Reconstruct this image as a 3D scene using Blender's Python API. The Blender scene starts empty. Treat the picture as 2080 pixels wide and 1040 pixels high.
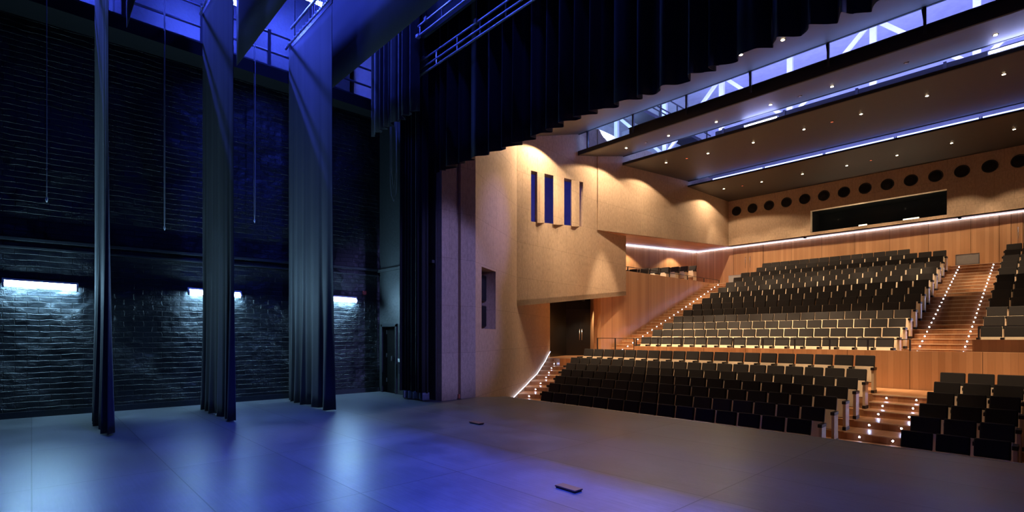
import bpy, bmesh, math, random
from mathutils import Vector, Matrix
random.seed(7)
sc = bpy.context.scene
COL = sc.collection
PI = math.pi

# ------------------------------------------------------------------ camera
F_PX, YAW, CAM_H, CX, HY = 1050.0, math.radians(47.1), 1.70, 1040.0, 682.0
cam_d = bpy.data.cameras.new('camera')
cam_d.sensor_width = 36.0
cam_d.lens = 36.0 * F_PX / 2080.0
cam_d.shift_y = (HY - 520.0) / 2080.0
cam_d.clip_end = 200
cam = bpy.data.objects.new('camera', cam_d)
cam.location = (0, 0, CAM_H)
cam.rotation_euler = (PI / 2, 0, YAW)
COL.objects.link(cam)
sc.camera = cam

# ------------------------------------------------------------------ world, view, lights
w = bpy.data.worlds.new('world')
w.use_nodes = True
w.node_tree.nodes['Background'].inputs[0].default_value = (0.10, 0.14, 0.4, 1)
w.node_tree.nodes['Background'].inputs[1].default_value = 0.004
sc.world = w
vs = sc.view_settings
vs.view_transform = 'Standard'
vs.look = 'None'
vs.exposure = 0.0
vs.gamma = 1.0
vs.use_curve_mapping = False

WARM = (1.0, 0.72, 0.45)
COOL = (0.55, 0.80, 1.0)
BLUE = (0.045, 0.085, 1.0)
K_SPOT, K_BLUE, K_PLENUM = 3.6, 2.0, 1.5

def spot(loc, tgt, power, angle, color, blend=0.5, radius=0.05):
    d = bpy.data.lights.new('spot', 'SPOT')
    d.energy = power; d.spot_size = math.radians(angle); d.spot_blend = blend
    d.color = color; d.shadow_soft_size = radius
    o = bpy.data.objects.new('spot_light', d)
    o.location = loc
    o.rotation_euler = (Vector(tgt) - Vector(loc)).to_track_quat('-Z', 'Y').to_euler()
    COL.objects.link(o)
    return o

def area(loc, tgt, power, sx, sy, color, spread=180):
    d = bpy.data.lights.new('area', 'AREA')
    d.shape = 'RECTANGLE'; d.size = sx; d.size_y = sy; d.energy = power; d.color = color
    d.spread = math.radians(spread)
    o = bpy.data.objects.new('area_light', d)
    o.location = loc
    o.rotation_euler = (Vector(tgt) - Vector(loc)).to_track_quat('-Z', 'Y').to_euler()
    COL.objects.link(o)
    return o

# unseen blue lamps placed above the stage bays for the blue stage light
area((-2.2, 2.35, 11.6), (-2.2, 2.35, 0), 560 * K_BLUE, 4.0, 0.15, BLUE, 95)
area((-8.0, 4.30, 11.6), (-8.0, 4.30, 0), 220 * K_BLUE, 8.0, 0.15, BLUE, 160)
area((-9.0, 6.35, 12.2), (-9.0, 6.5, 0), 45 * K_BLUE, 8.0, 0.15, BLUE, 150)  # added to put blue on the pelmet, short drape and ladders
area((-5.0, 0.30, 11.6), (-5.0, 0.30, 0), 60 * K_BLUE, 4.0, 0.15, BLUE, 150)
# unseen blue spot added at stage right to tint the jamb panels
spot((4.5, 6.95, 6.6), (-11.1, 8.2, 2.6), 2400 * K_BLUE, 20, (0.30, 0.30, 1.0), 0.6, 0.2)
# added blue spot imitating light leaking from the ceiling slot across the beige wall
spot((-7.5, 16.35, 9.7), (-12.1, 10.5, 5.0), 1500, 24, (0.30, 0.28, 1.0), 1.0)
# unseen blue area lights added to brighten the void above the hall ceiling
for yy, pw in ((17.5, 700), (21.5, 450), (26.5, 300)):
    area((-6.0, yy, 10.7), (-6.0, yy + 1.0, 13.0), pw * K_PLENUM, 14.0, 0.3, (0.26, 0.30, 1.0))
area((-14.2, 18.2, 10.4), (-14.2, 20.0, 13.2), 480, 3.0, 0.2, (0.35, 0.55, 1.0))  # extra unseen light added to brighten the left end of the front slot
# hidden blue area lights added behind the panel edges to tint the ceiling undersides
for (yy, zz, pw) in ((16.97, 9.70, 60), (20.3, 9.70, 50), (26.1, 9.77, 60)):
    area((-4.5, yy, zz), (-4.5, yy - 3.0, zz - 0.2), pw, 18.0, 0.05, (0.28, 0.42, 1.0))
# warm house lights set in the front ceiling panel, tilted to the cross-aisle
for xx in (-12.4, -10.6, -8.8, -6.9, -5.05, -3.2, -1.3, 0.5):
    spot((xx, 13.5, 8.9), (xx, 16.9, 0.6), 270 * K_SPOT, 36, WARM, 0.5)
spot((-11.2, 14.4, 9.0), (-13.9, 15.8, 3.6), 260 * K_SPOT, 80, WARM, 1.0)  # unseen flood added to brighten the lower box wall and lobby
# added spot straight down to brighten the lower centre aisle treads
spot((-2.8, 13.9, 9.05), (-2.8, 14.3, -0.5), 210 * K_SPOT, 26, WARM, 0.6)
# wide house lights nearest the side wall, washing it in scallops
for (xx, yy, zz, pw) in ((-12.3, 13.6, 8.9, 150), (-12.39, 17.95, 9.36, 125), (-12.42, 21.1, 9.48, 90), (-12.66, 27.4, 9.57, 90)):
    spot((xx, yy, zz), (xx, yy, 0), pw * K_SPOT, 146, WARM, 0.12)

# ------------------------------------------------------------------ materials
def new_mat(name):
    m = bpy.data.materials.new(name)
    m.use_nodes = True
    nt = m.node_tree
    return m, nt, nt.nodes['Principled BSDF']

def N(nt, t, **kw):
    n = nt.nodes.new(t)
    for k, v in kw.items():
        if hasattr(n, k): setattr(n, k, v)
    return n

def math_node(nt, op, a, b=None):
    n = nt.nodes.new('ShaderNodeMath'); n.operation = op
    for i, v in enumerate((a, b)):
        if v is None: continue
        if isinstance(v, (int, float)): n.inputs[i].default_value = v
        else: nt.links.new(v, n.inputs[i])
    return n.outputs[0]

def mixc(nt, fac, c1, c2, mode='MIX'):
    n = nt.nodes.new('ShaderNodeMix'); n.data_type = 'RGBA'; n.blend_type = mode
    for s, v in ((n.inputs[0], fac), (n.inputs[6], c1), (n.inputs[7], c2)):
        if isinstance(v, (int, float)): s.default_value = v
        elif isinstance(v, tuple): s.default_value = v if len(v) == 4 else (*v, 1)
        else: nt.links.new(v, s)
    return n.outputs[2]

def uvmap(nt, sx=1, sy=1):
    u = nt.nodes.new('ShaderNodeUVMap')
    mp = nt.nodes.new('ShaderNodeMapping')
    mp.inputs['Scale'].default_value = (sx, sy, 1)
    nt.links.new(u.outputs[0], mp.inputs[0])
    return mp.outputs[0]

def noise(nt, vec, scale, detail=4, rough=0.6):
    n = nt.nodes.new('ShaderNodeTexNoise')
    n.inputs['Scale'].default_value = scale; n.inputs['Detail'].default_value = detail
    n.inputs['Roughness'].default_value = rough
    if vec is not None: nt.links.new(vec, n.inputs['Vector'])
    return n.outputs['Fac']

def bump(nt, b, h, strength, dist):
    n = nt.nodes.new('ShaderNodeBump')
    n.inputs['Strength'].default_value = strength; n.inputs['Distance'].default_value = dist
    nt.links.new(h, n.inputs['Height']); nt.links.new(n.outputs[0], b.inputs['Normal'])

def ramp(nt, fac, stops):
    r = nt.nodes.new('ShaderNodeValToRGB')
    e = r.color_ramp.elements
    while len(e) < len(stops): e.new(0.5)
    for i, (p, c) in enumerate(stops):
        e[i].position = p; e[i].color = (*c, 1)
    nt.links.new(fac, r.inputs[0])
    return r.outputs[0]

def plain(name, col, rough=0.6, metal=0.0, var=0.15, scale=30, bmp=0.0):
    m, nt, b = new_mat(name)
    f = noise(nt, uvmap(nt), scale)
    c = mixc(nt, f, tuple(x * (1 - var) for x in col), tuple(min(1, x * (1 + var)) for x in col))
    nt.links.new(c, b.inputs['Base Color'])
    b.inputs['Roughness'].default_value = rough; b.inputs['Metallic'].default_value = metal
    if bmp: bump(nt, b, f, bmp, 0.01)
    return m

def emit(name, col, strength):
    m, nt, b = new_mat(name)
    b.inputs['Base Color'].default_value = (*col, 1)
    b.inputs['Emission Color'].default_value = (*col, 1)
    b.inputs['Emission Strength'].default_value = strength
    return m

def wood(name, dark, light, plank=0.13, rough=0.42, seam=0.35, big=0.0, vertical=True):
    m, nt, b = new_mat(name)
    u = nt.nodes.new('ShaderNodeUVMap')
    sp = nt.nodes.new('ShaderNodeSeparateXYZ'); nt.links.new(u.outputs[0], sp.inputs[0])
    ux, uy = (sp.outputs[0], sp.outputs[1]) if vertical else (sp.outputs[1], sp.outputs[0])
    k = math_node(nt, 'DIVIDE', ux, plank)
    idx = math_node(nt, 'FLOOR', k)
    wn = nt.nodes.new('ShaderNodeTexWhiteNoise'); wn.noise_dimensions = '1D'
    nt.links.new(idx, wn.inputs['W'])
    cb = nt.nodes.new('ShaderNodeCombineXYZ')
    nt.links.new(math_node(nt, 'MULTIPLY', ux, 90), cb.inputs[0])
    nt.links.new(math_node(nt, 'ADD', math_node(nt, 'MULTIPLY', uy, 2.5), math_node(nt, 'MULTIPLY', wn.outputs[0], 37)), cb.inputs[1])
    g = noise(nt, cb.outputs[0], 1.0, 5, 0.65)
    f = math_node(nt, 'ADD', math_node(nt, 'MULTIPLY', g, 0.55), math_node(nt, 'MULTIPLY', wn.outputs[0], 0.5))
    c = mixc(nt, f, dark, light)
    fr = math_node(nt, 'FRACT', k)
    edge = math_node(nt, 'LESS_THAN', fr, 0.05)
    c = mixc(nt, math_node(nt, 'MULTIPLY', edge, seam), c, tuple(x * 0.15 for x in dark))
    if big:
        fb = math_node(nt, 'FRACT', math_node(nt, 'DIVIDE', ux, big))
        c = mixc(nt, math_node(nt, 'MULTIPLY', math_node(nt, 'LESS_THAN', fb, 0.008), 0.9), c, tuple(x * 0.08 for x in dark))
    nt.links.new(c, b.inputs['Base Color'])
    b.inputs['Roughness'].default_value = rough
    bump(nt, b, math_node(nt, 'SUBTRACT', math_node(nt, 'MULTIPLY', g, 0.2), edge), 0.25, 0.004)
    return m

def beige_board(name, col, seam=True):
    m, nt, b = new_mat(name)
    uv = uvmap(nt)
    n1 = noise(nt, uv, 55, 6, 0.75)
    n2 = noise(nt, uvmap(nt, 1, 0.35), 18, 3)
    f = math_node(nt, 'ADD', math_node(nt, 'MULTIPLY', n1, 0.75), math_node(nt, 'MULTIPLY', n2, 0.3))
    c = ramp(nt, f, [(0.33, tuple(x * 0.45 for x in col)), (0.5, tuple(x * 0.9 for x in col)), (0.68, tuple(min(1, x * 1.3) for x in col))])
    if seam:
        br = nt.nodes.new('ShaderNodeTexBrick')
        br.inputs['Scale'].default_value = 1.0
        br.inputs['Brick Width'].default_value = 0.62; br.inputs['Row Height'].default_value = 1.25
        br.inputs['Mortar Size'].default_value = 0.004; br.offset = 0.5
        br.inputs['Color1'].default_value = (1, 1, 1, 1); br.inputs['Color2'].default_value = (0.93, 0.93, 0.93, 1)
        br.inputs['Mortar'].default_value = (0.55, 0.55, 0.55, 1)
        nt.links.new(uv, br.inputs['Vector'])
        c = mixc(nt, 1.0, c, br.outputs[0], 'MULTIPLY')
    nt.links.new(c, b.inputs['Base Color'])
    b.inputs['Roughness'].default_value = 0.9
    bump(nt, b, n1, 0.45, 0.008)
    return m

def brick_black(name):
    m, nt, b = new_mat(name)
    uv = uvmap(nt)
    dn = nt.nodes.new('ShaderNodeTexNoise'); dn.inputs['Scale'].default_value = 3.0; dn.inputs['Detail'].default_value = 3
    nt.links.new(uv, dn.inputs['Vector'])
    mx = nt.nodes.new('ShaderNodeVectorMath'); mx.operation = 'MULTIPLY_ADD'
    nt.links.new(dn.outputs['Color'], mx.inputs[0]); mx.inputs[1].default_value = (0.09, 0.07, 0); nt.links.new(uv, mx.inputs[2])
    br = nt.nodes.new('ShaderNodeTexBrick')
    br.inputs['Scale'].default_value = 1.0
    br.inputs['Brick Width'].default_value = 0.36; br.inputs['Row Height'].default_value = 0.122
    br.inputs['Mortar Size'].default_value = 0.010; br.inputs['Mortar Smooth'].default_value = 0.6
    br.inputs['Color1'].default_value = (1, 1, 1, 1); br.inputs['Color2'].default_value = (0.7, 0.7, 0.7, 1); br.inputs['Mortar'].default_value = (0, 0, 0, 1)
    nt.links.new(mx.outputs[0], br.inputs['Vector'])
    n1 = noise(nt, uv, 9, 6, 0.7)
    n2 = noise(nt, uvmap(nt, 0.8, 1.2), 4, 4, 0.6)
    lum = noise(nt, uvmap(nt, 1.0, 1.3), 6.0, 5, 0.6)
    h = math_node(nt, 'ADD', math_node(nt, 'MULTIPLY', br.outputs[0], 0.8), math_node(nt, 'MULTIPLY', n1, 0.8))
    h = math_node(nt, 'ADD', h, math_node(nt, 'MULTIPLY', lum, 1.1))
    h = math_node(nt, 'ADD', h, math_node(nt, 'MULTIPLY', n2, 1.0))
    patch = nt.nodes.new('ShaderNodeMapRange')
    patch.inputs['From Min'].default_value = 0.40; patch.inputs['From Max'].default_value = 0.62
    patch.inputs['To Min'].default_value = 0.22; patch.inputs['To Max'].default_value = 1.15
    nt.links.new(noise(nt, uvmap(nt, 1, 1), 0.9, 3, 0.55), patch.inputs['Value'])
    h = math_node(nt, 'MULTIPLY', h, patch.outputs[0])
    c = mixc(nt, n1, (0.004, 0.005, 0.006), (0.014, 0.018, 0.022))
    c = mixc(nt, 1.0, c, mixc(nt, br.outputs[0], (0.15, 0.15, 0.15), (1, 1, 1)), 'MULTIPLY')
    nt.links.new(c, b.inputs['Base Color'])
    b.inputs['Roughness'].default_value = 0.46
    bump(nt, b, h, 0.85, 0.036)
    return m

def stage_boards(name):
    m, nt, b = new_mat(name)
    uv = uvmap(nt)
    n1 = noise(nt, uv, 1.1, 6, 0.65)
    n2 = noise(nt, uvmap(nt, 0.25, 6), 6, 5, 0.7)
    n3 = noise(nt, uv, 35, 4, 0.7)
    br = nt.nodes.new('ShaderNodeTexBrick')
    br.inputs['Scale'].default_value = 1.0
    br.inputs['Brick Width'].default_value = 2.6; br.inputs['Row Height'].default_value = 1.3
    br.inputs['Mortar Size'].default_value = 0.006; br.offset = 0.0
    br.inputs['Color1'].default_value = (1, 1, 1, 1); br.inputs['Color2'].default_value = (0.78, 0.78, 0.78, 1); br.inputs['Mortar'].default_value = (0.25, 0.25, 0.25, 1)
    nt.links.new(uv, br.inputs['Vector'])
    f = math_node(nt, 'ADD', math_node(nt, 'MULTIPLY', n1, 0.6), math_node(nt, 'MULTIPLY', n2, 0.45))
    c = ramp(nt, f, [(0.35, (0.072, 0.076, 0.082)), (0.5, (0.118, 0.122, 0.130)), (0.66, (0.18, 0.182, 0.188))])
    c = mixc(nt, 1.0, c, br.outputs[0], 'MULTIPLY')
    c = mixc(nt, math_node(nt, 'MULTIPLY', math_node(nt, 'GREATER_THAN', n3, 0.69), 0.5), c, (0.2, 0.2, 0.2))
    nt.links.new(c, b.inputs['Base Color'])
    b.inputs['Specular IOR Level'].default_value = 0.32
    r = math_node(nt, 'ADD', math_node(nt, 'MULTIPLY', f, 0.35), 0.17)
    nt.links.new(r, b.inputs['Roughness'])
    h = math_node(nt, 'ADD', math_node(nt, 'MULTIPLY', n2, 0.4), br.outputs[0])
    bump(nt, b, h, 0.25, 0.006)
    return m

def cloth(name, col, rough=0.85, sheen=0.3):
    m, nt, b = new_mat(name)
    f = noise(nt, uvmap(nt, 60, 4), 1.0, 4)
    c = mixc(nt, f, tuple(x * 0.7 for x in col), tuple(x * 1.25 for x in col))
    nt.links.new(c, b.inputs['Base Color'])
    b.inputs['Roughness'].default_value = rough
    b.inputs['Sheen Weight'].default_value = sheen
    b.inputs['Sheen Roughness'].default_value = 0.5
    return m

def glassy(name, tint, mixf):
    m = bpy.data.materials.new(name); m.use_nodes = True
    nt = m.node_tree; nt.nodes.clear()
    o = nt.nodes.new('ShaderNodeOutputMaterial'); t = nt.nodes.new('ShaderNodeBsdfTransparent')
    g = nt.nodes.new('ShaderNodeBsdfGlossy'); x = nt.nodes.new('ShaderNodeMixShader')
    t.inputs[0].default_value = (*tint, 1); g.inputs['Roughness'].default_value = 0.03
    x.inputs[0].default_value = mixf
    nt.links.new(t.outputs[0], x.inputs[1]); nt.links.new(g.outputs[0], x.inputs[2]); nt.links.new(x.outputs[0], o.inputs[0])
    return m

M = {
    'brick': brick_black('black_painted_brick'),
    'black_paint': plain('black_paint', (0.020, 0.024, 0.028), 0.5, 0, 0.4, 12, 0.5),
    'stage_plaster': plain('dark_plaster', (0.030, 0.034, 0.036), 0.6, 0, 0.4, 9, 0.9),
    'stage': stage_boards('stage_boards'),
    'leg': cloth('stage_leg_cloth', (0.023, 0.025, 0.028), 0.8, 0.15),
    'border': cloth('stage_border_cloth', (0.045, 0.047, 0.052), 0.8, 0.15),
    'velvet': cloth('black_velvet', (0.008, 0.0085, 0.011), 0.85, 0.1),
    'beige': beige_board('beige_wood_wool_board', (0.53, 0.385, 0.27)),
    'wallwood': wood('oak_wall_planks', (0.42, 0.21, 0.095), (0.66, 0.38, 0.20), 0.14, 0.4, 0.25, 1.5),
    'stepwood': wood('oak_step_planks', (0.36, 0.16, 0.07), (0.62, 0.33, 0.16), 0.12, 0.38, 0.3),
    'seatwood': wood('beech_seat_shell', (0.74, 0.57, 0.38), (0.88, 0.70, 0.50), 0.5, 0.4, 0.0),
    'seatcloth': plain('charcoal_seat_cloth', (0.036, 0.032, 0.031), 0.95, 0, 0.2, 200, 0.2),
    'arm': plain('black_plastic', (0.014, 0.012, 0.012), 0.45, 0, 0.2, 40),
    'ceil': plain('dark_ceiling_board', (0.06, 0.058, 0.058), 0.55, 0, 0.12, 6),
    'ceil_edge': plain('black_ceiling_edge', (0.012, 0.012, 0.016), 0.6, 0, 0.2, 10),
    'white_roof': plain('pale_roof_underside', (0.50, 0.50, 0.52), 0.8, 0, 0.25, 3),
    'truss': plain('white_truss_paint', (0.85, 0.85, 0.87), 0.6, 0, 0.1, 6),
    'steel_dark': plain('dark_steel', (0.05, 0.05, 0.06), 0.45, 0.6, 0.2, 20),
    'steel': plain('grey_steel', (0.45, 0.45, 0.48), 0.35, 0.8, 0.15, 20),
    'chrome': plain('brushed_steel', (0.75, 0.75, 0.75), 0.25, 1.0, 0.05, 20),
    'doorblack': plain('black_door_paint', (0.008, 0.0075, 0.0075), 0.3, 0, 0.3, 3),
    'rope': plain('rope_fibre', (0.32, 0.32, 0.35), 0.8, 0, 0.2, 50),
    'ropetip': plain('pale_rope_end', (0.7, 0.7, 0.7), 0.6, 0, 0.1, 50),
    'black': plain('matt_black', (0.006, 0.006, 0.007), 0.9, 0, 0.2, 20),
    'speaker': plain('speaker_grille', (0.012, 0.013, 0.015), 0.6, 0, 0.3, 300, 0.3),
    'white': plain('white_card', (0.85, 0.82, 0.75), 0.6, 0, 0.05, 20),
    'lamp_body': plain('white_lamp_housing', (0.7, 0.72, 0.75), 0.4, 0, 0.05, 20),
    'trap': plain('brown_floor_lid', (0.24, 0.085, 0.05), 0.45, 0, 0.2, 30),
    'plastic': plain('clear_grey_plastic', (0.16, 0.18, 0.26), 0.25, 0, 0.3, 25),
    'red': plain('red_plastic', (0.16, 0.012, 0.010), 0.5),
    'orange': plain('orange_plastic', (0.55, 0.16, 0.08), 0.5),
    'glass': glassy('clear_glass', (0.96, 0.98, 0.98), 0.006),
    'glass_grey': plain('frosted_grey_glass', (0.36, 0.365, 0.37), 0.4, 0, 0.1, 8),
    'tube_cool': emit('lit_cool_tube', (0.36, 0.70, 1.0), 210),
    'tube_blue': emit('lit_blue_tube', (0.055, 0.095, 1.0), 640),
    'tube_hall': emit('lit_hall_tube', (0.42, 0.48, 1.0), 45),
    'led': emit('lit_led_strip', (0.55, 0.66, 1.0), 9),
    'led_thin': emit('lit_stair_strip', (0.60, 0.70, 1.0), 6),
    'steplens': emit('lit_step_lens', (0.50, 0.60, 1.0), 95),
    'downlens': emit('lit_down_lens', (1.0, 0.78, 0.5), 25),
    'dimlens': emit('dim_red_lens', (1.0, 0.25, 0.12), 0.6),
}

# ------------------------------------------------------------------ mesh builder
class MB:
    def __init__(s):
        s.bm = bmesh.new(); s.mi = 0
    def _fin(s, faces, smooth=False):
        for f in faces:
            f.material_index = s.mi; f.smooth = smooth
    def box(s, x0, x1, y0, y1, z0, z1, bev=0.0, mat=None, seg=2):
        r = bmesh.ops.create_cube(s.bm, size=1.0)
        vs_ = r['verts']
        T = Matrix.Translation(((x0 + x1) / 2, (y0 + y1) / 2, (z0 + z1) / 2)) @ Matrix.Diagonal((abs(x1 - x0), abs(y1 - y0), abs(z1 - z0), 1))
        if mat is not None: T = mat @ T
        bmesh.ops.transform(s.bm, matrix=T, verts=vs_)
        faces = set(f for v in vs_ for f in v.link_faces)
        if bev:
            s._fin(faces)
            edges = list(set(e for v in vs_ for e in v.link_edges))
            r2 = bmesh.ops.bevel(s.bm, geom=edges, offset=bev, segments=seg, affect='EDGES', profile=0.5)
            s._fin(r2['faces'], True)
        else:
            s._fin(faces)
        return s
    def prism(s, pts, z0, z1):
        """vertical prism over plan polygon pts; z0/z1 numbers or f(x,y)"""
        fz0 = z0 if callable(z0) else (lambda x, y: z0)
        fz1 = z1 if callable(z1) else (lambda x, y: z1)
        a = [s.bm.verts.new((x, y, fz0(x, y))) for x, y in pts]
        b = [s.bm.verts.new((x, y, fz1(x, y))) for x, y in pts]
        n = len(pts)
        fs = [s.bm.faces.new(list(reversed(a))), s.bm.faces.new(b)]
        for i in range(n):
            j = (i + 1) % n
            fs.append(s.bm.faces.new((a[i], a[j], b[j], b[i])))
        s._fin(fs)
        return s
    def hexa(s, p):
        """8 points: bottom 4 ccw then top 4"""
        v = [s.bm.verts.new(q) for q in p]
        fs = [s.bm.faces.new([v[i] for i in q]) for q in ((3, 2, 1, 0), (4, 5, 6, 7), (0, 1, 5, 4), (1, 2, 6, 5), (2, 3, 7, 6), (3, 0, 4, 7))]
        s._fin(fs)
        return s
    def tube(s, pts, r, n=8, cap=True):
        pts = [Vector(p) for p in pts]
        rings = []
        for i, p in enumerate(pts):
            d = (pts[min(i + 1, len(pts) - 1)] - pts[max(i - 1, 0)]).normalized()
            a = Vector((0, 0, 1)) if abs(d.z) < 0.9 else Vector((1, 0, 0))
            u = d.cross(a).normalized(); v = d.cross(u)
            rr = r[i] if isinstance(r, (list, tuple)) else r
            rings.append([s.bm.verts.new(p + u * math.cos(2 * PI * k / n) * rr + v * math.sin(2 * PI * k / n) * rr) for k in range(n)])
        fs = []
        for A, B in zip(rings, rings[1:]):
            for k in range(n):
                fs.append(s.bm.faces.new((A[k], A[(k + 1) % n], B[(k + 1) % n], B[k])))
        s._fin(fs, True)
        if cap:
            s._fin([s.bm.faces.new(list(reversed(rings[0]))), s.bm.faces.new(rings[-1])])
        return s
    def lathe(s, prof, origin, axis, n=24):
        """prof: list of (radius, distance along axis)"""
        o = Vector(origin); d = Vector(axis).normalized()
        a = Vector((0, 0, 1)) if abs(d.z) < 0.9 else Vector((1, 0, 0))
        u = d.cross(a).normalized(); v = d.cross(u)
        rings = []
        for r, h in prof:
            rings.append([s.bm.verts.new(o + d * h + (u * math.cos(2 * PI * k / n) + v * math.sin(2 * PI * k / n)) * max(r, 1e-4)) for k in range(n)])
        fs = []
        for A, B in zip(rings, rings[1:]):
            for k in range(n):
                fs.append(s.bm.faces.new((A[k], A[(k + 1) % n], B[(k + 1) % n], B[k])))
        fs.append(s.bm.faces.new(list(reversed(rings[0])))); fs.append(s.bm.faces.new(rings[-1]))
        s._fin(fs, True)
        return s
    def grid(s, P, thick=0.0):
        """P[i][j] points; smooth sheet, given a real thickness along the mean normal"""
        V = [[s.bm.verts.new(p) for p in row] for row in P]
        fs = []
        for i in range(len(V) - 1):
            for j in range(len(V[0]) - 1):
                fs.append(s.bm.faces.new((V[i][j], V[i + 1][j], V[i + 1][j + 1], V[i][j + 1])))
        s._fin(fs, True)
        if thick:
            bmesh.ops.recalc_face_normals(s.bm, faces=fs)
            r = bmesh.ops.solidify(s.bm, geom=fs, thickness=thick)
            s._fin([g for g in r['geom'] if isinstance(g, bmesh.types.BMFace)], True)
        return s
    def build(s, name, mats, parent=None, origin=None, normals=True):
        bm = s.bm
        if normals: bmesh.ops.recalc_face_normals(bm, faces=bm.faces)
        bm.normal_update()
        uvl = bm.loops.layers.uv.new('UVMap')
        for f in bm.faces:
            n = f.normal
            if abs(n.z) > 0.7:
                for l in f.loops: l[uvl].uv = (l.vert.co.x, l.vert.co.y)
            else:
                h = Vector((-n.y, n.x, 0))
                h = h.normalized() if h.length > 1e-6 else Vector((1, 0, 0))
                if abs(h.x) > abs(h.y):
                    if h.x < 0: h = -h
                elif h.y < 0: h = -h
                for l in f.loops: l[uvl].uv = (l.vert.co.dot(h), l.vert.co.z)
        if origin is not None:
            bmesh.ops.translate(bm, vec=-Vector(origin), verts=bm.verts)
        me = bpy.data.meshes.new(name)
        bm.to_mesh(me); bm.free()
        for m in (mats if isinstance(mats, (list, tuple)) else [mats]): me.materials.append(m)
        o = bpy.data.objects.new(name, me)
        COL.objects.link(o)
        if parent is not None: o.parent = parent
        elif origin is not None: o.location = origin
        return o

def tag(o, label=None, cat=None, group=None, kind=None):
    if label: o['label'] = label
    if cat: o['category'] = cat
    if group: o['group'] = group
    if kind: o['kind'] = kind
    return o

def thing(name, loc, label, cat, group=None, rz=0):
    o = bpy.data.objects.new(name, None)
    o.empty_display_size = 0.1
    o.location = loc; o.rotation_euler = (0, 0, rz)
    COL.objects.link(o)
    return tag(o, label, cat, group)

def struct(name, mb, mat, parent=None):
    o = mb.build(name, mat, parent)
    if parent is None: o['kind'] = 'structure'
    return o

def copy_thing(root, children, loc, label, group=None):
    r = root.copy(); COL.objects.link(r); r.location = loc; r['label'] = label
    if group: r['group'] = group
    for c in children:
        d = c.copy(); COL.objects.link(d); d.parent = r
    return r

ORD = ['', 'first', 'second', 'third', 'fourth', 'fifth', 'sixth', 'seventh', 'eighth', 'ninth', 'tenth', 'eleventh', 'twelfth', 'thirteenth', 'fourteenth',
       'fifteenth', 'sixteenth', 'seventeenth', 'eighteenth', 'nineteenth', 'twentieth', 'twenty-first', 'twenty-second', 'twenty-third', 'twenty-fourth', 'twenty-fifth', 'twenty-sixth']

FW = Vector((-math.sin(YAW), math.cos(YAW), 0)); RT = Vector((math.cos(YAW), math.sin(YAW), 0))
def sightline(px, py):
    return FW + RT * ((px - CX) / F_PX) + Vector((0, 0, (HY - py) / F_PX))
def on_plane(px, py, y0, z0, slope):
    """where the sight line meets the tilted plane z = z0 + slope*(y-y0)"""
    d = sightline(px, py)
    t = (z0 - slope * y0 - CAM_H) / (d.z - slope * d.y)
    return Vector((d.x * t, d.y * t, CAM_H + d.z * t))

# ------------------------------------------------------------------ STAGE HOUSE
floor = struct('floor', MB().prism([(-17, -5), (5, -5), (5, 9.62), (-10.75, 9.75), (-11.15, 8.95), (-11.15, 7.85), (-14.6, 7.85), (-17, 7.85)], -0.12, 0.0), M['stage'])
struct('trim_1', MB().box(-10.78, 5, 9.625, 9.66, -0.06, 0.004), M['steel'])
struct('wall_stage_front', MB().box(-10.9, 5, 9.5, 9.6, -1.2, -0.12), M['black_paint'])
# side wall of painted brick, very slightly turned
WL0, WL1 = Vector((-14.95, -5.0)), Vector((-14.34, 7.8))
def wl(y): return WL0.x + (WL1.x - WL0.x) * (y + 5.0) / 12.8
struct('wall_left', MB().prism([(WL0.x, -5), (WL1.x, 7.9), (WL1.x - 0.4, 7.9), (WL0.x - 0.4, -5)], 0, 8.3), M['brick'])
struct('baseboard_left', MB().prism([(WL0.x + 0.03, -5), (WL1.x + 0.03, 7.8), (WL1.x, 7.8), (WL0.x, -5)], 0, 0.13), M['black_paint'])
tl = MB().prism([(WL0.x + 0.05, -5), (WL1.x + 0.05, 7.8), (WL1.x, 7.8), (WL0.x, -5)], 3.66, 3.72)
tl.prism([(WL0.x + 0.035, -5), (WL1.x + 0.035, 7.8), (WL1.x, 7.8), (WL0.x, -5)], 3.50, 3.54)
struct('trim_2', tl, M['stage_plaster'])
# return wall with the small door
DX0, DX1, DZ = -14.2, -13.30, 2.03
wr = MB()
wr.box(-14.5, DX0, 7.8, 8.1, 0, 13); wr.box(DX1, -11.35, 7.8, 8.1, 0, 13); wr.box(DX0, DX1, 7.8, 8.1, DZ, 13)
struct('wall_rear', wr, M['stage_plaster'])
struct('trim_3', MB().box(-14.33, -11.4, 7.72, 7.80, 3.62, 3.70), M['stage_plaster'])
d1 = struct('door_1', MB().box(DX0 + 0.06, DX1 - 0.06, 7.93, 7.98, 0.0, DZ - 0.05), M['doorblack'])
df = MB(); df.box(DX0, DX0 + 0.07, 7.76, 8.0, 0, DZ); df.box(DX1 - 0.07, DX1, 7.76, 8.0, 0, DZ); df.box(DX0, DX1, 7.76, 8.0, DZ - 0.06, DZ + 0.02)
df.build('door_frame', M['black_paint'], d1)
hg = MB()
for z in (0.3, 1.05, 1.75): hg.box(DX0 + 0.07, DX0 + 0.10, 7.90, 7.935, z, z + 0.12)
hg.build('hinge', M['steel'], d1)
MB().box(-13.75, -13.71, 7.85, 7.93, 0.95, 1.1, 0.01).build('door_handle', M['steel'], d1)
# roof of the stage house and back of the fly space
struct('ceiling', MB().box(-17.5, 6, -5, 8.1, 13.0, 13.2), M['black_paint'])
struct('wall_gallery', MB().box(-17.2, -17.0, -5, 8.1, 8.3, 13.0), M['stage_plaster'])
struct('wall_proscenium', MB().box(-11.35, 6, 8.2, 8.4, 6.6, 13.0), M['black_paint'])

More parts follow.
